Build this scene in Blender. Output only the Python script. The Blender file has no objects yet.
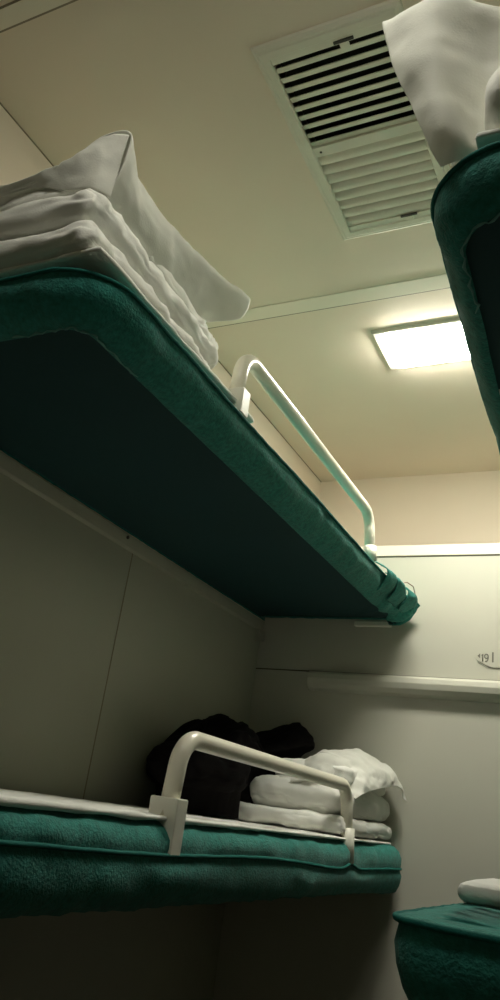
import bpy, bmesh, math
from mathutils import Vector, Matrix, noise

scene = bpy.context.scene
C = scene.collection

# ------------------------------------------------------------ materials
def mat(name, col, rough=0.5, spec=0.5, var=0.0, var_scale=6.0, bump=0.0, bump_scale=200.0,
        sheen=0.0, metallic=0.0, coat=0.0, transl=0.0):
    m = bpy.data.materials.new(name); m.use_nodes = True
    nt = m.node_tree; N = nt.nodes; L = nt.links
    b = N['Principled BSDF']
    b.inputs['Base Color'].default_value = (*col, 1)
    b.inputs['Roughness'].default_value = rough
    b.inputs['Specular IOR Level'].default_value = spec
    b.inputs['Metallic'].default_value = metallic
    b.inputs['Sheen Weight'].default_value = sheen
    b.inputs['Coat Weight'].default_value = coat
    tc = N.new('ShaderNodeTexCoord')
    if var > 0:
        n = N.new('ShaderNodeTexNoise'); n.inputs['Scale'].default_value = var_scale
        n.inputs['Detail'].default_value = 6
        L.new(tc.outputs['Object'], n.inputs['Vector'])
        r = N.new('ShaderNodeValToRGB')
        r.color_ramp.elements[0].position = 0.3; r.color_ramp.elements[1].position = 0.7
        r.color_ramp.elements[0].color = (*[c * (1 - var) for c in col], 1)
        r.color_ramp.elements[1].color = (*[min(1, c * (1 + var)) for c in col], 1)
        L.new(n.outputs['Fac'], r.inputs['Fac']); L.new(r.outputs['Color'], b.inputs['Base Color'])
    if bump > 0:
        n2 = N.new('ShaderNodeTexNoise'); n2.inputs['Scale'].default_value = bump_scale
        n2.inputs['Detail'].default_value = 3
        L.new(tc.outputs['Object'], n2.inputs['Vector'])
        bp = N.new('ShaderNodeBump'); bp.inputs['Strength'].default_value = bump
        bp.inputs['Distance'].default_value = 0.002
        L.new(n2.outputs['Fac'], bp.inputs['Height']); L.new(bp.outputs['Normal'], b.inputs['Normal'])
    if transl > 0:
        t = N.new('ShaderNodeBsdfTranslucent'); t.inputs['Color'].default_value = (*col, 1)
        mx = N.new('ShaderNodeMixShader'); mx.inputs['Fac'].default_value = transl
        out = N['Material Output']
        L.new(b.outputs['BSDF'], mx.inputs[1]); L.new(t.outputs['BSDF'], mx.inputs[2])
        L.new(mx.outputs['Shader'], out.inputs['Surface'])
    return m

M_ceil = mat('ceiling_panel_cream', (.785, .69, .56), .55, .3, var=.03, var_scale=3)
M_wall = mat('wall_laminate', (.43, .43, .34), .42, .45, var=.03, var_scale=4)
M_panel = mat('end_wall_laminate', (.55, .545, .46), .38, .45, var=.02, var_scale=4)
M_joint = mat('panel_joint_dark', (.10, .09, .06), .8)
M_joint2 = mat('panel_joint_brown', (.26, .22, .15), .8)  # brown joint lines of ceiling and left partition
M_trim = mat('cream_trim', (.82, .77, .64), .4, .4)
M_vent = mat('vent_plastic', (.72, .70, .58), .45, .4, var=.03, var_scale=12)
M_cavity = mat('vent_cavity_dark', (.035, .032, .02), .9, .1)
M_latch = mat('latch_dark', (.05, .045, .035), .6)
M_green = mat('green_cover_fabric', (.028, .205, .170), .85, .2, var=.28, var_scale=110, bump=.9, bump_scale=260, sheen=.12)
M_green2 = mat('green_piping', (.011, .135, .112), .8, .2, bump=.4, bump_scale=500)
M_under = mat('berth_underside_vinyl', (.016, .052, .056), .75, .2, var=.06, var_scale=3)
M_hem = mat('hem_thread', (.16, .36, .32), .9, .1)
M_white = mat('white_cotton', (.88, .88, .82), .85, .15, var=.02, var_scale=8, bump=.25, bump_scale=300, sheen=.1)
M_case = mat('pillowcase_cotton', (.87, .87, .80), .8, .15, bump=.2, bump_scale=300, transl=.25)
M_rail = mat('rail_cream_paint', (.86, .82, .68), .32, .5, coat=.1)
M_brk = mat('bracket_plastic', (.78, .77, .66), .35, .45)
M_black = mat('black_jacket_fabric', (.006, .005, .005), .9, .1, var=.2, var_scale=20)
M_floor = mat('floor_vinyl', (.10, .09, .07), .5, .3, var=.1, var_scale=10)
M_print = mat('plate_print', (.16, .16, .13), .6)
M_plate = mat('plate_plastic', (.55, .545, .46), .3, .5)
M_metal = mat('cord_brown', (.22, .12, .09), .5)

def emis(name, col, s):
    m = bpy.data.materials.new(name); m.use_nodes = True
    b = m.node_tree.nodes['Principled BSDF']
    b.inputs['Base Color'].default_value = (.9, .9, .85, 1)
    b.inputs['Emission Color'].default_value = (*col, 1)
    b.inputs['Emission Strength'].default_value = s
    return m
M_lamp = emis('lamp_diffuser_lit', (1.0, .965, .84), 72.0)
M_added_lamp = emis('added_lamp_diffuser', (1.0, .965, .84), 20.0)  # weaker glow for the added out-of-view lamp

# ------------------------------------------------------------ helpers
def obj(name, bm, m, parent=None, smooth=True, angle=None):
    bm.normal_update()
    me = bpy.data.meshes.new(name); bm.to_mesh(me); bm.free()
    for p in me.polygons: p.use_smooth = smooth
    me.materials.append(m)
    o = bpy.data.objects.new(name, me); C.objects.link(o)
    if parent:
        o.parent = parent
        o.matrix_parent_inverse = Matrix.Translation(parent.location).inverted()
    return o

def empty(name, loc):
    o = bpy.data.objects.new(name, None); C.objects.link(o); o.location = loc
    o.empty_display_size = .05
    return o

def tag(o, label=None, cat=None, group=None, kind=None):
    if label: o['label'] = label
    if cat: o['category'] = cat
    if group: o['group'] = group
    if kind: o['kind'] = kind
    return o

def bx(bm, x0, x1, y0, y1, z0, z1, bev=0.0, seg=2):
    r = bmesh.ops.create_cube(bm, size=1)
    vs = r['verts']
    for v in vs:
        v.co = Vector(((x0 + x1) / 2 + v.co.x * (x1 - x0), (y0 + y1) / 2 + v.co.y * (y1 - y0), (z0 + z1) / 2 + v.co.z * (z1 - z0)))
    if bev > 0:
        es = list({e for v in vs for e in v.link_edges})
        bmesh.ops.bevel(bm, geom=es, offset=bev, segments=seg, affect='EDGES', profile=.5)

def boxobj(name, m, dims, parent=None, bev=0.0, kind=None):
    bm = bmesh.new(); bx(bm, *dims, bev=bev)
    o = obj(name, bm, m, parent, smooth=False)
    if kind: o['kind'] = kind
    return o

def tube(bm, pts, r, seg=14, caps=True):
    pts = [Vector(p) for p in pts]
    n = len(pts); rings = []
    up = Vector((0, 0, 1)); prev = None
    for i, p in enumerate(pts):
        t = (pts[min(i + 1, n - 1)] - pts[max(i - 1, 0)]).normalized()
        if prev is None:
            a = up if abs(t.z) < .9 else Vector((1, 0, 0))
            s = t.cross(a).normalized()
        else:
            s = (prev - t * prev.dot(t)).normalized()
        prev = s; b = t.cross(s)
        rr = r[i] if isinstance(r, (list, tuple)) else r
        rings.append([bm.verts.new(p + (s * math.cos(2 * math.pi * k / seg) + b * math.sin(2 * math.pi * k / seg)) * rr) for k in range(seg)])
    for i in range(n - 1):
        for k in range(seg):
            bm.faces.new((rings[i][k], rings[i][(k + 1) % seg], rings[i + 1][(k + 1) % seg], rings[i + 1][k]))
    if caps:
        bm.faces.new(rings[0][::-1]); bm.faces.new(rings[-1])
    bmesh.ops.recalc_face_normals(bm, faces=bm.faces)

def arc_path(pts, rad, n=8):
    pts = [Vector(p) for p in pts]; out = [pts[0]]
    for i in range(1, len(pts) - 1):
        a = (pts[i - 1] - pts[i]).normalized(); b = (pts[i + 1] - pts[i]).normalized()
        ang = a.angle(b); d = rad / math.tan(ang / 2)
        p0 = pts[i] + a * d; p1 = pts[i] + b * d
        c = pts[i] + (a + b).normalized() * (rad / math.sin(ang / 2))
        v0 = p0 - c; v1 = p1 - c; th = v0.angle(v1); ax = v0.cross(v1).normalized()
        for k in range(n + 1):
            out.append(c + Matrix.Rotation(th * k / n, 3, ax) @ v0)
    out.append(pts[-1]); return out

def prism(bm, poly, axis, a0, a1, bev=0.0):
    """poly: (u,v) list; axis 'y' -> (x,z) polygon extruded along y; 'x' -> (y,z)."""
    def P(u, v, w): return Vector((u, w, v)) if axis == 'y' else Vector((w, u, v))
    A = [bm.verts.new(P(u, v, a0)) for u, v in poly]; B = [bm.verts.new(P(u, v, a1)) for u, v in poly]
    n = len(poly); fs = [bm.faces.new(A), bm.faces.new(B[::-1])]
    for i in range(n): fs.append(bm.faces.new((A[i], B[i], B[(i + 1) % n], A[(i + 1) % n])))
    bmesh.ops.recalc_face_normals(bm, faces=fs)
    if bev > 0:
        es = list({e for f in fs for e in f.edges})
        bmesh.ops.bevel(bm, geom=es, offset=bev, segments=2, affect='EDGES', profile=.5)

def fbm(v, s, oct=3):
    a = 0; w = 1; t = 0
    p = Vector(v)
    for _ in range(oct):
        a += noise.noise(p) * w; t += w; w *= .5; p = p * 2.03 + Vector((3.1, 1.7, 9.2))
    return a / t * s

def smoothstep(a, b, x):
    t = max(0, min(1, (x - a) / (b - a))); return t * t * (3 - 2 * t)

def slab(bm, hexa, cuts=36, r=None, amp=.005, freq=(14, 14, 14), seed=0, crease=0.0, fine=0.003):
    """Soft cloth slab. hexa = 8 corners: z-low (x0y0,x1y0,x1y1,x0y1) then z-high. Rounded edges, noise folds."""
    H = [Vector(p) for p in hexa]
    a = (H[1] - H[0]).length / 2; b = (H[3] - H[0]).length / 2; c = max((H[4] - H[0]).length, (H[6] - H[2]).length) / 2
    if r is None: r = c * .96
    t = bmesh.new(); bmesh.ops.create_cube(t, size=2)
    bmesh.ops.subdivide_edges(t, edges=t.edges, cuts=cuts, use_grid_fill=True)
    D = Vector((a, b, c)); I = Vector((a - r, b - r, c - r)); off = Vector((seed * 7.3, seed * 3.1, seed * 5.7))
    for v in t.verts:
        # push samples toward the borders so the rounded edge is smooth
        q = Vector([math.sin(v.co[k] * math.pi / 2) * .5 + v.co[k] * .5 for k in range(3)])
        p = Vector((q.x * a, q.y * b, q.z * c))
        k = Vector([max(-I[i], min(I[i], p[i])) for i in range(3)])
        d = p - k
        n = d.normalized() if d.length > 1e-9 else Vector((0, 0, 1))
        s = k + n * r
        u, w, h = [(s[i] / D[i] + 1) / 2 for i in range(3)]
        lo = (H[0] * (1 - u) + H[1] * u) * (1 - w) + (H[3] * (1 - u) + H[2] * u) * w
        hi = (H[4] * (1 - u) + H[5] * u) * (1 - w) + (H[7] * (1 - u) + H[6] * u) * w
        P = lo * (1 - h) + hi * h
        f = Vector((P.x * freq[0], P.y * freq[1], P.z * freq[2])) + off
        dsp = fbm(f, amp * 2)
        if fine:
            g = P.y * 30 + P.z * 26 + fbm(P * 6 + off, 4)
            dsp += fine * noise.noise(Vector((P.x * 9, g, P.z * 12)) + off) * (1 if abs(n.z) < .85 else .4)
        if crease: dsp -= crease * max(0, 1 - abs(fbm(f * .8 + Vector((5, 5, 5)), 1)) * 9)
        v.co = P + n * dsp
    t.normal_update()
    me = bpy.data.meshes.new('tmp'); t.to_mesh(me); t.free(); bm.from_mesh(me); bpy.data.meshes.remove(me)

def box8(x0, x1, y0, y1, z0n, z1n, z0f=None, z1f=None):
    z0f = z0n if z0f is None else z0f; z1f = z1n if z1f is None else z1f
    return [(x0, y0, z0n), (x1, y0, z0n), (x1, y1, z0f), (x0, y1, z0f), (x0, y0, z1n), (x1, y0, z1n), (x1, y1, z1f), (x0, y1, z1f)]

def cr(p0, p1, p2, p3, t):
    return .5 * ((2 * p1) + (-p0 + p2) * t + (2 * p0 - 5 * p1 + 4 * p2 - p3) * t * t + (-p0 + 3 * p1 - 3 * p2 + p3) * t ** 3)

def crv(P, s):
    n = len(P) - 1; x = s * n; i = min(int(x), n - 1); t = x - i
    g = lambda k: P[max(0, min(n, k))]
    return cr(g(i - 1), g(i), g(i + 1), g(i + 2), t)

def patch(rows, nu=60, nv=60, amp=.003, freq=20, seed=0):
    rows = [[Vector(p) for p in r] for r in rows]
    G = []
    for j in range(nv + 1):
        s = j / nv
        col = [crv([r[k] for r in rows], s) for k in range(len(rows[0]))]
        G.append([crv(col, i / nu) for i in range(nu + 1)])
    bm = bmesh.new(); V = [[bm.verts.new(p) for p in r] for r in G]
    for j in range(nv):
        for i in range(nu): bm.faces.new((V[j][i], V[j][i + 1], V[j + 1][i + 1], V[j + 1][i]))
    bm.normal_update()
    for v in bm.verts:
        v.co = v.co + v.normal * fbm(v.co * freq + Vector((seed, seed * 2, seed * 3)), amp * 2)
    return bm

def solid(o, t=.003):
    m = o.modifiers.new('thickness', 'SOLIDIFY'); m.thickness = t; m.offset = 0
    return o

# ------------------------------------------------------------ dimensions (metres, eye height = 0)
XW, XE = -1.235, .355        # left / right partition
XA = -.68                    # aisle edge of the left berths
MIR = -.88                   # mirror: x -> MIR - x
YN, YP, YB = .69, 2.506, 2.911
ZC, ZF = 1.40, -1.25

# ------------------------------------------------------------ setting
def struct(o, ): o['kind'] = 'structure'; return o
# ceiling with openings for nothing: vent cavity sits in a hole
VX0, VX1, VY0, VY1 = -.635, -.330, .90, 1.470
IX0, IX1, IY0, IY1 = -.604, -.361, .935, 1.428
bm = bmesh.new()
bx(bm, -3.2, IX0, -1.0, YB + .02, ZC, ZC + .03)
bx(bm, IX1, 2.4, -1.0, YB + .02, ZC, ZC + .03)
bx(bm, IX0, IX1, -1.0, IY0, ZC, ZC + .03)
bx(bm, IX0, IX1, IY1, YB + .02, ZC, ZC + .03)
struct(obj('ceiling', bm, M_ceil, smooth=False))
boxobj('floor', M_floor, (-3.2, 2.4, -1.0, YB, ZF - .03, ZF), kind='structure')
boxobj('wall_left', M_wall, (XW - .04, XW, .60, YB, ZF, .652), kind='structure')
boxobj('wall_left', M_ceil, (XW - .04, XW, .60, YB, .652, ZC), kind='structure')
boxobj('wall_right', M_wall, (XE, XE + .04, .60, YB, ZF, ZC), kind='structure')
boxobj('wall_back', M_wall, (-3.2, 2.4, -1.04, -1.0, ZF, ZC), kind='structure')
boxobj('wall_end_left', M_wall, (-3.24, -3.2, -1.0, .64, ZF, ZC), kind='structure')
boxobj('wall_end_right', M_wall, (2.4, 2.44, -1.0, .64, ZF, ZC), kind='structure')
# the corridor walls left and right of this bay
boxobj('wall_bay_left', M_wall, (-3.2, XW - .04, .60, .64, ZF, ZC), kind='structure')
boxobj('wall_bay_right', M_wall, (XE + .04, 2.4, .60, .64, ZF, ZC), kind='structure')
# end wall: low panel, shelf floor behind it, recess wall above
bm = bmesh.new()
bx(bm, XW, XE, YP, YP + .02, ZF, .897)
struct(obj('wall_far', bm, M_panel, smooth=False))
boxobj('trim_1', M_trim, (XW, XE, YP - .004, YP + .024, .897, .936), bev=.002, kind='structure')
boxobj('wall_recess', M_ceil, (XW, XE, YB, YB + .02, .60, ZC), kind='structure')
boxobj('floor_recess', M_panel, (XW, XE, YP + .024, YB, .86, .885), kind='structure')
# dark joint under the upper trim and at ledge height
boxobj('trim_2', M_joint, (XW, XE, YP - .0015, YP, .893, .897), kind='structure')
boxobj('trim_3', M_joint, (XW, XE, YP - .0015, YP, .478, .482), kind='structure')
bm = bmesh.new()
prism(bm, [(YP, .477), (YP - .022, .477), (YP - .034, .468), (YP - .038, .452), (YP - .034, .434), (YP - .022, .420), (YP, .412)], 'x', -1.02, XE - .002, bev=.0015)
struct(obj('trim_4', bm, M_panel, smooth=False))
# ceiling strips with fine dark joints
def strip(n, y0, y1, x0=XW):
    bm = bmesh.new(); bx(bm, x0, XE, y0, y1, ZC - .002, ZC, bev=.0005)
    struct(obj('trim_%d' % n, bm, M_trim, smooth=False))
    bm = bmesh.new()
    if n > 6: bx(bm, x0, XE, y0 - .004, y0, ZC - .0012, ZC)
    bx(bm, x0, XE, y1, y1 + .004, ZC - .0012, ZC)
    struct(obj('trim_%d' % (n + 1), bm, M_joint2, smooth=False))
strip(5, 1.674, 1.730)
strip(7, .656, .692)
# joint between ceiling and left partition, seam in the partition, rail strip under the upper berth
boxobj('trim_9', M_joint2, (XW, XW + .003, .64, YB, ZC - .002, ZC), kind='structure')
boxobj('trim_10', M_joint2, (XW, XW + .0008, 1.650, 1.6535, -.12, .612), kind='structure')
bm = bmesh.new()
prism(bm, [(XW, .612), (XW + .010, .618), (XW + .012, .650), (XW, .652)], 'y', .70, YP - .002, bev=.0015)
struct(obj('trim_11', bm, M_wall, smooth=False))
bm = bmesh.new(); tube(bm, [(XW + .011, 1.60, .64), (XW + .0145, 1.60, .64)], .005, 10)
struct(obj('trim_12', bm, M_latch))

# ------------------------------------------------------------ air vent
vent = empty('air_vent', ((VX0 + VX1) / 2, (VY0 + VY1) / 2, ZC))
tag(vent, 'cream louvred air vent set in the ceiling, half open slats and half closed', 'vent')
bm = bmesh.new()
out = [(VX0, VY0), (VX1, VY0), (VX1, VY1), (VX0, VY1)]
def inset_rect(d): return [(VX0 + d, VY0 + d), (VX1 - d, VY0 + d), (VX1 - d, VY1 - d), (VX0 + d, VY1 - d)]
levels = [(0, ZC), (0.0015, ZC - .006), (.008, ZC - .010), (.012, ZC - .0095), (.015, ZC - .0115), (.029, ZC - .0115), (.031, ZC - .009), (.031, ZC + .03)]
rings = [[bm.verts.new((x, y, z)) for x, y in inset_rect(d)] for d, z in levels]
for A, B in zip(rings, rings[1:]):
    for k in range(4): bm.faces.new((A[k], A[(k + 1) % 4], B[(k + 1) % 4], B[k]))
bmesh.ops.recalc_face_normals(bm, faces=bm.faces)
obj('frame', bm, M_vent, vent, smooth=False)
bm = bmesh.new()   # dark duct box above the slats
x0, x1, y0, y1 = IX0 - .001, IX1 + .001, IY0 - .004, IY1 + .011
bx(bm, x0 - .01, x0, y0, y1, ZC + .031, ZC + .20); bx(bm, x1, x1 + .01, y0, y1, ZC + .031, ZC + .20)
bx(bm, x0, x1, y0 - .01, y0, ZC + .031, ZC + .20); bx(bm, x0, x1, y1, y1 + .01, ZC + .031, ZC + .20)
bx(bm, x0 - .01, x1 + .01, y0 - .01, y1 + .01, ZC + .20, ZC + .21)
obj('duct', bm, M_cavity, vent, smooth=False)
def slats(name, y0, y1, n, w, ang, zc):
    bm = bmesh.new()
    pitch = (y1 - y0) / n
    for i in range(n):
        yc = y0 + pitch * (i + .5)
        dy = math.cos(ang) * w / 2; dz = math.sin(ang) * w / 2
        t = .0013
        ny, nz = -math.sin(ang) * t, math.cos(ang) * t
        prism(bm, [(yc - dy - ny, zc - dz - nz), (yc + dy - ny, zc + dz - nz), (yc + dy + ny, zc + dz + nz), (yc - dy + ny, zc - dz + nz)], 'x', IX0, IX1, bev=.0005)
    return obj(name, bm, M_vent, vent, smooth=False)
# open group leans along the sight line, closed group across it
slats('open_louvers', .953, 1.172, 9, .0125, math.radians(10), ZC - .001)
bm = bmesh.new(); pitch = (1.424 - 1.192) / 8
for i in range(8):
    ya = 1.192 + pitch * i + .001; yb = ya + pitch - .001; K = 7
    lowp = [(ya + (yb - ya) * k / K, ZC + .006 - .0125 * math.sin(math.pi * (.12 + .60 * (k / K))) + .010 * (1 - k / K) ** 3) for k in range(K + 1)]
    prism(bm, lowp + [(y, z + .0015) for y, z in lowp[::-1]], 'x', IX0, IX1)
obj('closed_louvers', bm, M_vent, vent, smooth=False)
for a, b in ((1.166, 1.192), (IY0 - .004, .946), (1.424, IY1 + .012)):
    bm = bmesh.new(); bx(bm, IX0, IX1, a, b, ZC - .0085, ZC + .004, bev=.001)
    obj('crossbar', bm, M_vent, vent, smooth=False)
for (lx, ly) in ((-.452, .940), (-.450, 1.424)):
    bm = bmesh.new(); bx(bm, lx - .020, lx + .020, ly - .003, ly + .002, ZC - .0125, ZC - .0085)
    l = obj('latch_slot', bm, M_latch, vent, smooth=False); l['label'] = 'dark latch slot'
    bm = bmesh.new(); bx(bm, lx - .009, lx + .009, ly + .002, ly + .012, ZC - .0145, ZC - .008, bev=.001)
    obj('latch', bm, M_vent, vent, smooth=False)
bm = bmesh.new(); tube(bm, [(-.588, 1.180, ZC - .0095), (-.588, 1.180, ZC - .007)], .003, 8)
obj('screw', bm, M_latch, vent)

# ------------------------------------------------------------ ceiling light
lamp = empty('ceiling_light', (-.44, 1.98, ZC))
tag(lamp, 'lit rectangular white panel light on the ceiling between the upper berths', 'light')
LX0, LX1, LY0, LY1 = -.685, -.195, 1.873, 2.086
bm = bmesh.new()
def lr(d): return [(LX0 + d, LY0 + d), (LX1 - d, LY0 + d), (LX1 - d, LY1 - d), (LX0 + d, LY1 - d)]
rings = [[bm.verts.new((x, y, z)) for x, y in lr(d)] for d, z in [(0, ZC), (.002, ZC - .008), (.006, ZC - .010), (.028, ZC - .010), (.030, ZC - .001)]]
for A, B in zip(rings, rings[1:]):
    for k in range(4): bm.faces.new((A[k], A[(k + 1) % 4], B[(k + 1) % 4], B[k]))
bmesh.ops.recalc_face_normals(bm, faces=bm.faces)
obj('frame', bm, M_brk, lamp, smooth=False)
bm = bmesh.new(); bx(bm, LX0 + .031, LX1 - .031, LY0 + .024, LY1 - .024, ZC - .026, ZC - .001, bev=.010, seg=4)
obj('diffuser', bm, M_lamp, lamp)
# unseen dimmer copy of the fitting, added to brighten the near bedding
added_lamp = lamp.copy(); C.objects.link(added_lamp); added_lamp.location = (-.28, .36, ZC)
tag(added_lamp, 'added unseen panel light on the ceiling before the berths, brightens the near bedding', 'light')
for ch in list(lamp.children):
    c = ch.copy(); C.objects.link(c); c.parent = added_lamp
    if ch.name == 'diffuser': c.data = ch.data.copy(); c.data.materials[0] = M_added_lamp
    c.matrix_parent_inverse = ch.matrix_parent_inverse.copy()

# ------------------------------------------------------------ berths
def outline(xw, xa, y0, y1, rn=.10, rf=.07, step=.012):
    """Plan outline from wall-near corner, round the aisle side, to the wall-far corner, and back along the wall. (pt, normal)"""
    pts = []
    def seg(a, b, n):
        L = (Vector(b) - Vector(a)).length; k = max(1, int(L / step))
        for i in range(k): pts.append((Vector(a).lerp(Vector(b), i / k), Vector(n)))
    def arc(c, r, a0, a1):
        k = max(4, int(abs(a1 - a0) * r / step) + 2)
        for i in range(k):
            t = a0 + (a1 - a0) * i / k; n = Vector((math.cos(t), math.sin(t))); pts.append((Vector(c) + n * r, n))
    seg((xw, y0), (xa - rn, y0), (0, -1))
    arc((xa - rn, y0 + rn), rn, -math.pi / 2, 0)
    seg((xa, y0 + rn), (xa, y1 - rf), (1, 0))
    arc((xa - rf, y1 - rf), rf, 0, math.pi / 2)
    seg((xa - rf, y1), (xw, y1), (0, 1))
    seg((xw, y1), (xw, y0), (0, 0))
    return pts

def berth(side, z, prof, pipe, seed, label, hem_inset, bottom_inset, far_bunch=0.0, yn=YN, mir=MIR, wig=1.0, drift=0.0, rn=.10):
    """side 0 left, 1 right. prof: (inset, dz, wrinkle) from top edge inwards-down. pipe: fn(y)->dz."""
    mx = (lambda x: mir - x) if side else (lambda x: x)
    xw = (mir - XE + .012) if side else XW + .012; y1 = YP - .004
    root = empty('berth', (mx((XW + XA) / 2), (yn + y1) / 2, z))
    tag(root, label, 'berth')
    ol = outline(xw if not side else mir - XE + .012, XA, yn, y1, rn)
    n = len(ol); cap = min(rn, .07) - .003
    def P(i, ins, dz, amp=0, fr=26, pw=0):
        p, nn = ol[i % n]; ins = min(ins, cap)
        x = p.x - nn.x * ins; y = p.y - nn.y * ins; zz = z + dz
        if amp:
            f = Vector((p.x * fr, p.y * fr, (zz) * fr * .9)) + Vector((seed * 11, seed * 5, 0))
            d = fbm(Vector((f.x * .7, f.y * .45, f.z)), amp * 2.2)
            x += nn.x * d; y += nn.y * d; zz += fbm(f * 1.3 + Vector((9, 1, 4)), amp * 1.4)
        if drift: x += nn.x * drift * smoothstep(yn, yn + .6, p.y)
        if far_bunch:
            b = 1.3 * smoothstep(y1 - .30, y1 - .02, p.y) * (1 if nn.x > .2 else 0)
            x += nn.x * b * (.022 + .012 * wig * math.sin(p.y * 95 + dz * 40)) * far_bunch
            zz += (b * wig * .006 * math.sin(p.y * 70) - .010 * b * wig) * far_bunch
        if pw:
            zz += pipe(p.y) * pw
        return Vector((mx(x), min(y, YP - .002), zz))
    # fabric cover, top to hem
    bm = bmesh.new(); rings = []
    for (ins, dz, amp, pw) in prof:
        rings.append([bm.verts.new(P(i, ins, dz, amp, pw=pw)) for i in range(n)])
    for A, B in zip(rings, rings[1:]):
        for i in range(n): bm.faces.new((A[i], A[(i + 1) % n], B[(i + 1) % n], B[i]))
    bm.faces.new(rings[0])
    bmesh.ops.recalc_face_normals(bm, faces=bm.faces)
    bmesh.ops.triangulate(bm, faces=[f for f in bm.faces if len(f.verts) > 4])
    obj('mattress_cover', bm, M_green, root)
    # piping
    bm = bmesh.new()
    k0 = next(i for i in range(n) if ol[i][0].x > xw + .02)
    k1 = max(i for i in range(n) if ol[i][1].y > .5 and ol[i][0].x > xw + .02)
    pts = [P(i, -.0015, 0, .0012, pw=1) for i in range(k0, k1) if ol[i][0].y < y1 - .02]
    tube(bm, pts, .0034, 8)
    obj('piping', bm, M_green2, root)
    # hard underside board
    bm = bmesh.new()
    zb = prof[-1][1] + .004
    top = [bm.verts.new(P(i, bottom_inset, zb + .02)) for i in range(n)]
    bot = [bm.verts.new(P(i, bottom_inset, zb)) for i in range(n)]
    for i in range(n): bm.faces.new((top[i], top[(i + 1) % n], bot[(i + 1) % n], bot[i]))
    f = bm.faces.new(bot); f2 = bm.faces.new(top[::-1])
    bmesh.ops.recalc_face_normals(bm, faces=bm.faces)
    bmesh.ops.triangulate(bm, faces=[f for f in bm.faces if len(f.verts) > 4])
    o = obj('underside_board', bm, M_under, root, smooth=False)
    # stitched hem, frayed at the near corner
    bm = bmesh.new()
    a = next(i for i in range(n) if ol[i][0].x > XA - .20); b = next(i for i in range(n) if ol[i][1].x > .99 and ol[i][0].y > yn + .22)
    pts = []
    for i in range(a, b):
        p = P(i, hem_inset, prof[-1][1] - .002)
        pts.append(p + Vector((.010 * noise.noise(p * 60), .010 * noise.noise(p * 60 + Vector((7, 7, 7))), -.001)))
    tube(bm, pts, [.0014 + .0008 * math.sin(i * 1.9) for i in range(len(pts))], 6)
    o = obj('hem_stitching', bm, M_hem, root); o['label'] = 'pale frayed stitching along the hem'
    return root

def rail(root, z, foot=0.0):
    """guard rail: bent tube in two sockets; z = piping height."""
    X = XA - .022; ya, yb = 1.168, 2.050
    bm = bmesh.new()
    path = arc_path([(X, ya, z + .04), (X, ya + .014, z + .176), (X, yb, z + .172), (X + .01, yb + .006, z + foot)], .052, 10)
    path = [p + Vector((0, 0, 0)) for p in path]
    tube(bm, path, .0158, 18)
    g = obj('guard_rail', bm, M_rail, root); g['label'] = 'cream painted tubular guard rail'
    bm = bmesh.new()
    prism(bm, [(XA - .050, z + .078), (XA + .004, z + .078), (XA + .004, z - .008 + foot), (XA - .012, z - .008 + foot), (XA - .012, z + .030), (XA - .050, z + .050)], 'y', ya - .014, ya + .020, bev=.0025)
    s = obj('rail_socket', bm, M_brk, g, smooth=False)
    bm = bmesh.new(); tube(bm, [(X + .012, yb + .008, z - .012 + foot * 1.3), (X + .008, yb + .006, z + .070)], .0185, 16)
    obj('rail_collar', bm, M_brk, g)
    return g

prof_thin = [(.10, .026, 0, 0), (.05, .024, .002, 0), (.022, .018, .002, .2), (.008, .010, .002, .6), (.001, .004, .001, 1), (.0, 0, .001, 1),
             (.001, -.005, .002, 1), (.002, -.016, .004, .8), (.006, -.028, .005, .5), (.014, -.040, .005, .3), (.026, -.050, .004, .1), (.042, -.061, .003, 0), (.058, -.064, .002, 0), (.064, -.063, .001, 0)]
prof_thick = [(.10, .044, 0, 0), (.05, .044, .002, 0), (.024, .040, .003, .1), (.008, .030, .004, .2), (.0, .018, .005, .4), (-.001, .008, .003, .8), (.001, 0, .001, 1),
              (.001, -.006, .002, 1), (-.003, -.020, .0035, .9), (-.002, -.038, .004, .7), (.002, -.056, .004, .5), (.012, -.074, .005, .3), (.030, -.086, .004, .1), (.055, -.090, .002, 0), (.064, -.088, .001, 0)]
straight = lambda y: .0015 * math.sin(y * 9)
def sag(y):
    return -.002 - .022 * smoothstep(1.0, 2.35, y) - .004 * math.sin(y * 7.0) + .012 * math.exp(-((y - 2.06) / .05) ** 2)

upper_left = berth(0, .716, prof_thin, straight, 1, 'upper left berth with teal green cover, dark underside and cream guard rail', .057, .060, 1.0)
rail(upper_left, .698, .030)
middle_left = berth(0, -.072, prof_thick, sag, 2, 'middle left berth below the upper one, teal green cover, guard rail in front', .057, .060, 1.0, wig=0)
rail(middle_left, -.072)
upper_right = berth(1, .716, [(a * (.62 if b < 0 else 1), b, c, d) for a, b, c, d in prof_thin], straight, 3, 'upper right berth at the photo edge, rounded green corner with frayed hem', .036, .038, yn=.658, mir=-.882, drift=.016)
middle_right = berth(1, -.072, [(a + max(0, -b) * .10, b * .15 if b > 0 else b, c * .4, d) for a, b, c, d in prof_thick], straight, 4, 'middle right berth in the bottom corner, green cover without a guard rail', .057, .060, yn=.775, rn=.04, mir=-.897)

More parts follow.
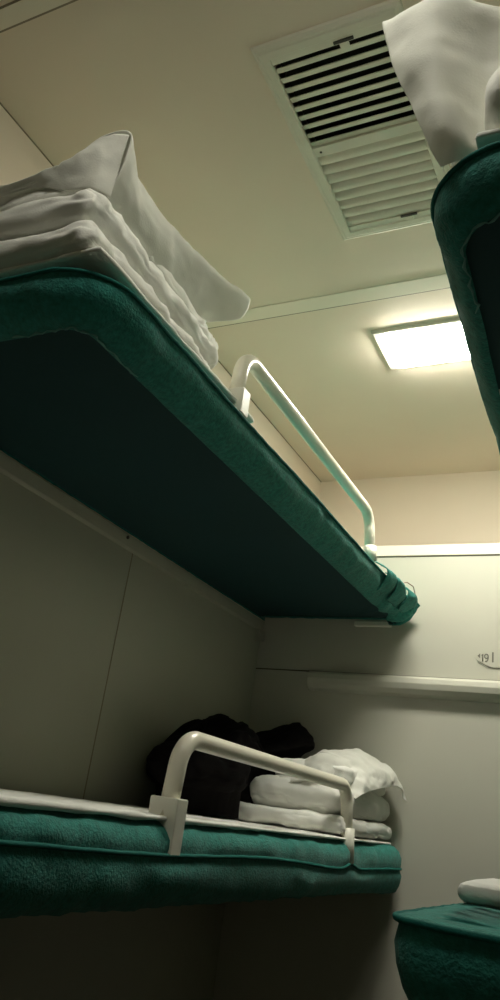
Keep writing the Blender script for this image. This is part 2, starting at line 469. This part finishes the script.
# loose gathered fabric at the far end of the upper left cover
for (yy, xx, zz, w, t) in ((2.16, -.672, .712, .05, .4), (2.24, -.662, .704, .05, -.3), (2.33, -.652, .700, .05, .5)):
    rows = []
    for k in range(5):
        s = k / 4
        rows.append([(xx - .03 + .030 * math.sin(s * 3.1), yy - .03 + s * .10, zz + .034 - .018 * s),
                     (xx + .012 * math.sin(s * 3.1) + .006, yy - .02 + s * .10 + t * .02, zz + .016 - .008 * s),
                     (xx - .004 + .012 * math.sin(s * 3.1), yy + s * .10, zz - .014),
                     (xx - .03, yy + .01 + s * .10, zz - .040)])
    bm = patch(rows, 16, 16, .003, 40, seed=yy)
    solid(obj('cover_fold', bm, M_green, upper_left), .003)
bm = bmesh.new()
tube(bm, [(-.660, 2.27, .722), (-.645, 2.30, .735), (-.636, 2.34, .734), (-.636, 2.37, .715)], .0016, 6)
o = obj('tie_cord', bm, M_metal, upper_left); o['label'] = 'thin reddish cord loop'
# supports of the upper left berth
bm = bmesh.new(); bx(bm, -.875, -.745, YP - .020, YP - .001, .640, .657, bev=.003)
o = obj('support_bar', bm, M_brk, upper_left, smooth=False); o['label'] = 'light support bar on the end wall'
bm = bmesh.new()
prism(bm, [(2.455, .612), (2.500, .612), (2.500, .575), (2.480, .570), (2.462, .585)], 'x', XW + .001, XW + .022, bev=.004)
obj('support_bracket', bm, M_wall, upper_left, smooth=False)
for root, zz in ((upper_right, .645), (middle_right, -.172)):
    for yy in (1.0, 2.2):
        bm = bmesh.new(); prism(bm, [(XE - .001, zz - .07), (XE - .001, zz + .03), (XE - .09, zz + .03), (XE - .09, zz + .012)], 'y', yy, yy + .03, bev=.002)
        obj('support_bracket', bm, M_brk, root, smooth=False)
# small white fastener under the upper right berth
bm = bmesh.new(); bx(bm, -.176, -.158, 1.075, 1.125, .6535, .6605, bev=.002)
o = obj('fastener', bm, M_brk, upper_right, smooth=False); o['label'] = 'small white fastener on the underside'

# ------------------------------------------------------------ bedding: upper left
def sheet(x0, x1, y0, y1, z0, z1, label, seed, amp=.002, cuts=60, drop=0):
    bm = bmesh.new(); slab(bm, box8(x0, x1, y0, y1, z0, z1, z0, z1 - drop), cuts=cuts, amp=amp, freq=(12, 12, 4), seed=seed)
    return tag(obj('bed_sheet', bm, M_white), label, 'sheet')
sheet(-1.20, -.688, .694, 1.24, .740, .749, 'thin white sheet under the folded quilt on the upper left berth', 1, .001)

bm = bmesh.new()
slab(bm, box8(-1.20, -.700, .678, 1.085, .748, .806, .749, .782), amp=.006, freq=(10, 22, 14), seed=2, crease=.004, fine=.006)
slab(bm, box8(-1.20, -.706, .674, 1.115, .806, .876, .778, .832), amp=.007, freq=(10, 24, 14), seed=3, crease=.005, fine=.007)
slab(bm, box8(-1.20, -.728, .696, 1.135, .866, .912, .822, .880), amp=.007, freq=(10, 24, 14), seed=4, crease=.005, fine=.007)
tag(obj('folded_quilt', bm, M_white), 'thick white quilt folded in three layers on the upper left berth', 'quilt')

pil = empty('pillow', (-.95, .9, .92))
tag(pil, 'flat white pillow with a flared case corner on the upper left quilt', 'pillow')
bm = bmesh.new()
slab(bm, box8(-1.20, -.745, .700, 1.11, .900, .930, .872, .940), amp=.006, freq=(10, 14, 10), seed=5)
obj('cushion', bm, M_white, pil)
rows = [
 [(-1.21, .690, .916), (-1.05, .686, .916), (-.96, .684, .914), (-.86, .682, .908), (-.785, .682, .936), (-.735, .688, .978), (-.694, .700, .980), (-.702, .706, .905), (-.722, .712, .862)],
 [(-1.21, .76, .920), (-1.05, .76, .922), (-.96, .76, .923), (-.86, .76, .928), (-.775, .76, .950), (-.730, .765, .962), (-.708, .770, .932), (-.708, .78, .893), (-.728, .790, .862)],
 [(-1.21, .90, .945), (-1.05, .90, .950), (-.96, .90, .955), (-.85, .90, .960), (-.770, .90, .968), (-.728, .905, .962), (-.712, .91, .944), (-.718, .92, .905), (-.738, .93, .872)],
 [(-1.21, 1.02, .940), (-1.05, 1.02, .945), (-.96, 1.02, .952), (-.85, 1.02, .960), (-.765, 1.03, .972), (-.722, 1.035, .972), (-.702, 1.04, .960), (-.722, 1.03, .925), (-.745, 1.03, .885)],
 [(-1.21, 1.12, .910), (-1.05, 1.12, .915), (-.96, 1.12, .925), (-.85, 1.13, .945), (-.765, 1.14, .976), (-.716, 1.148, .990), (-.690, 1.146, .982), (-.706, 1.150, .942), (-.745, 1.09, .895)],
]
solid(obj('pillowcase', patch(rows, 90, 60, .004, 16, seed=3), M_case, pil), .003)
rows = [[(-1.21, .692, .916), (-1.05, .688, .916), (-.96, .686, .914), (-.86, .684, .908), (-.785, .684, .935), (-.735, .690, .977), (-.696, .700, .978)],
        [(-1.21, .688, .908), (-1.05, .682, .912), (-.96, .680, .916), (-.86, .678, .920), (-.79, .680, .930), (-.735, .688, .935), (-.704, .706, .920)],
        [(-1.21, .696, .900), (-1.05, .692, .904), (-.96, .690, .908), (-.86, .690, .905), (-.80, .692, .885), (-.740, .694, .870), (-.712, .712, .862)]]
solid(obj('case_hem', patch(rows, 70, 20, .004, 20, seed=8), M_case, pil), .003)

# ------------------------------------------------------------ bedding: upper right
sheet(-.138, .30, .662, 1.24, .738, .748, 'thin white sheet edge lying on the upper right berth', 6, .001)
bm = bmesh.new()
slab(bm, box8(-.134, .30, .628, 1.10, .744, .850, .744, .83), amp=.006, freq=(14, 20, 12), seed=7, crease=.004)
slab(bm, box8(-.118, .30, .700, 1.12, .850, .905, .828, .89), amp=.006, freq=(14, 20, 12), seed=8, crease=.004)
tag(obj('folded_quilt', bm, M_white), 'folded white quilt in the top right corner on the upper right berth', 'quilt')
pil = empty('pillow', (.05, .85, .94))
tag(pil, 'white pillow with its case hanging over the upper right berth edge, beside the vent', 'pillow')
bm = bmesh.new(); slab(bm, box8(-.15, .30, .70, 1.11, .908, .940, .885, .935), amp=.005, freq=(10, 14, 10), seed=9)
obj('cushion', bm, M_white, pil)
rows = [
 [(.30, 1.14, .935), (.16, 1.14, .94), (0, 1.14, .945), (-.06, 1.14, .950), (-.11, 1.14, .950), (-.17, 1.14, .945)],
 [(.30, .90, .950), (.16, .90, .955), (0, .90, .960), (-.08, .90, .962), (-.14, .90, .965), (-.22, .90, .955)],
 [(.30, .72, .945), (.16, .72, .945), (0, .71, .950), (-.10, .70, .955), (-.17, .70, .970), (-.255, .70, .985)],
 [(.28, .668, .925), (.14, .672, .925), (-.03, .660, .940), (-.110, .672, .950), (-.180, .645, .972), (-.262, .655, .978)],
 [(.16, .668, .890), (.04, .672, .885), (-.05, .662, .890), (-.125, .685, .900), (-.190, .640, .905), (-.246, .655, .908)],
 [(.06, .672, .850), (-.02, .676, .840), (-.07, .668, .835), (-.125, .690, .830), (-.180, .642, .822), (-.219, .655, .822)],
 [(0, .676, .800), (-.05, .680, .780), (-.09, .674, .770), (-.130, .690, .757), (-.165, .655, .745), (-.190, .665, .748)],
 [(-.02, .690, .770), (-.06, .690, .750), (-.10, .690, .742), (-.130, .700, .738), (-.160, .680, .730), (-.180, .684, .732)],
]
solid(obj('pillowcase', patch(rows, 70, 90, .004, 14, seed=5), M_case, pil), .003)

# ------------------------------------------------------------ bedding: middle left
sheet(-1.20, -.690, .72, 2.46, -.032, -.020, 'white sheet spread over the mattress of the middle left berth', 10, .0022, 90, .006)
bm = bmesh.new()
slab(bm, box8(-1.015, -.690, 2.01, 2.47, -.021, .024), amp=.005, freq=(16, 16, 16), seed=11, crease=.004)
slab(bm, box8(-.990, -.695, 2.04, 2.47, .022, .104), amp=.007, freq=(14, 14, 14), seed=12, crease=.005)
tag(obj('folded_quilt', bm, M_white), 'white folded quilt at the far end of the middle left berth', 'quilt')
pil = empty('pillow', (-.80, 2.28, .10))
tag(pil, 'crumpled white pillow with drooping corner on the middle left berth quilt', 'pillow')
bm = bmesh.new(); slab(bm, box8(-.93, -.71, 2.08, 2.46, .100, .150, .100, .185), r=.024, amp=.008, freq=(12, 12, 12), seed=13)
obj('cushion', bm, M_white, pil)
rows = [
 [(-.99, 2.48, .12), (-.90, 2.48, .17), (-.80, 2.48, .205), (-.73, 2.48, .190), (-.68, 2.48, .145), (-.655, 2.47, .095)],
 [(-.965, 2.36, .11), (-.89, 2.36, .175), (-.80, 2.36, .215), (-.73, 2.37, .200), (-.68, 2.38, .165), (-.665, 2.41, .130)],
 [(-.965, 2.22, .10), (-.89, 2.22, .165), (-.81, 2.22, .200), (-.74, 2.24, .190), (-.69, 2.27, .150), (-.675, 2.30, .118)],
 [(-.945, 2.11, .09), (-.88, 2.10, .135), (-.81, 2.10, .165), (-.75, 2.12, .155), (-.70, 2.15, .120), (-.685, 2.17, .095)],
 [(-.93, 2.06, .075), (-.87, 2.05, .090), (-.81, 2.05, .105), (-.75, 2.06, .098), (-.71, 2.08, .085), (-.69, 2.09, .070)],
]
solid(obj('pillowcase', patch(rows, 60, 60, .010, 16, seed=9), M_case, pil), .003)

# ------------------------------------------------------------ black jacket
bm = bmesh.new()
bmesh.ops.create_icosphere(bm, subdivisions=6, radius=1)
for v in bm.verts:
    d = v.co.normalized()
    y = 2.085 + d.y * .385; x = -1.07 + d.x * .155
    x += .10 * smoothstep(2.15, 2.42, y) * smoothstep(.0, .6, d.z)
    top = .17 + .075 * math.exp(-((y - 2.00) / .09) ** 2) + .17 * math.exp(-((y - 2.40) / .15) ** 2)
    top *= 1 - .35 * max(0, (x + .98) / .12)
    zz = -.018 + (d.z * .5 + .5) ** .8 * (top + .018) if d.z > -.6 else -.018
    p = Vector((x, y, zz))
    k = fbm(p * 8 + Vector((4, 4, 4)), .035) - .010 * max(0, 1 - abs(fbm(p * 11, 1)) * 8)
    k *= smoothstep(-.02, .06, zz)
    p += Vector((d.x, d.y, max(d.z, 0))) * k
    lim = -1.02 if p.y > 2.02 else -1.02 + .10 * smoothstep(2.02, 1.92, p.y)
    if p.z < .12: p.x = min(p.x, lim)
    elif p.y > 2.02: p.x = min(p.x, lim + .11 * smoothstep(.13, .25, p.z) + .03 * smoothstep(.2, .25, p.z))
    p.x = max(p.x, XW + .004); p.y = min(p.y, YP - .006); p.z = max(p.z, -.020)
    v.co = p
tag(obj('jacket', bm, M_black), 'bundled black jacket against the wall on the middle left berth', 'jacket')

# ------------------------------------------------------------ bedding: middle right
bm = bmesh.new(); slab(bm, box8(-.214, .30, 1.06, 1.85, -.066, -.042, -.066, -.039), amp=.002, freq=(10, 10, 10), seed=15, r=.014)
tag(obj('folded_blanket', bm, M_white), 'white folded bedding with rounded edge on the middle right berth', 'bedding')

# ------------------------------------------------------------ seat number plate
plate = empty('number_plate', (-.30, YP, .545))
tag(plate, 'small pointed berth number plate reading 19 on the end wall', 'sign')
XP = -.469
bm = bmesh.new()
poly = [(XP, .553), (XP + .010, .572), (XP + .032, .585), (-.14, .585), (-.14, .521), (XP + .052, .521), (XP + .030, .530), (XP + .006, .543)]
vs = [bm.verts.new((x, YP - .0022, z)) for x, z in poly]; bk = [bm.verts.new((x, YP, z)) for x, z in poly]
bm.faces.new(vs); n = len(vs)
for i in range(n): bm.faces.new((vs[i], vs[(i + 1) % n], bk[(i + 1) % n], bk[i]))
bmesh.ops.recalc_face_normals(bm, faces=bm.faces)
obj('plate', bm, M_plate, plate, smooth=False)
bm = bmesh.new()
tube(bm, [(x, YP - .002, z) for x, z in [(XP + .052 + .25, .519), (XP + .038, .519), (XP + .008, .537)]], .0007, 6)
o = obj('outline', bm, M_print, plate); o['label'] = 'thin dark outline'
def digit(name, strokes):
    bm = bmesh.new()
    for st in strokes: tube(bm, [(x, YP - .0025, z) for x, z in st], .0019, 6)
    o = obj(name, bm, M_print, plate); o['label'] = 'dark digit ' + name.split('_')[1]
digit('digit_one', [[(-.4485, .5575), (-.4445, .5625), (-.4445, .5385)]])
oval = [(-.4335 + .0055 * math.cos(t * math.pi / 7), .5555 + .0068 * math.sin(t * math.pi / 7)) for t in range(15)]
digit('digit_nine', [oval + [(-.4280, .5500), (-.4295, .5430), (-.4340, .5385), (-.4375, .5400)]])
bm = bmesh.new(); bx(bm, -.4165, -.4115, YP - .0032, YP - .002, .537, .569)
obj('bar', bm, M_print, plate, smooth=False)
bm = bmesh.new()
prism(bm, [(-.461, .556), (-.453, .564), (-.4535, .549)], 'y', YP - .0032, YP - .002)
obj('arrow', bm, M_print, plate, smooth=False)

# ------------------------------------------------------------ camera
cam = bpy.data.cameras.new('camera'); co = bpy.data.objects.new('camera', cam); C.objects.link(co)
yaw, pitch, roll = (0.496749, 0.381911, 0.144563)
fwd = Vector((-math.sin(yaw) * math.cos(pitch), math.cos(yaw) * math.cos(pitch), math.sin(pitch)))
rt = Vector((math.cos(yaw), math.sin(yaw), 0)); up = rt.cross(fwd)
r2 = rt * math.cos(roll) + up * math.sin(roll); u2 = -rt * math.sin(roll) + up * math.cos(roll)
co.matrix_world = Matrix(((r2.x, u2.x, -fwd.x, 0), (r2.y, u2.y, -fwd.y, 0), (r2.z, u2.z, -fwd.z, 0), (0, 0, 0, 1)))
cam.sensor_fit = 'VERTICAL'; cam.sensor_height = 36; cam.lens = 771.143 / 1000 * 36
cam.clip_start = .01
scene.camera = co

w = bpy.data.worlds.new('world'); scene.world = w; w.use_nodes = True
w.node_tree.nodes['Background'].inputs['Color'].default_value = (.5, .5, .4, 1)
w.node_tree.nodes['Background'].inputs['Strength'].default_value = .0
scene.view_settings.view_transform = 'Standard'
scene.view_settings.look = 'None'
scene.view_settings.gamma = 1.0
scene.view_settings.use_curve_mapping = False
scene.view_settings.exposure = 0.0
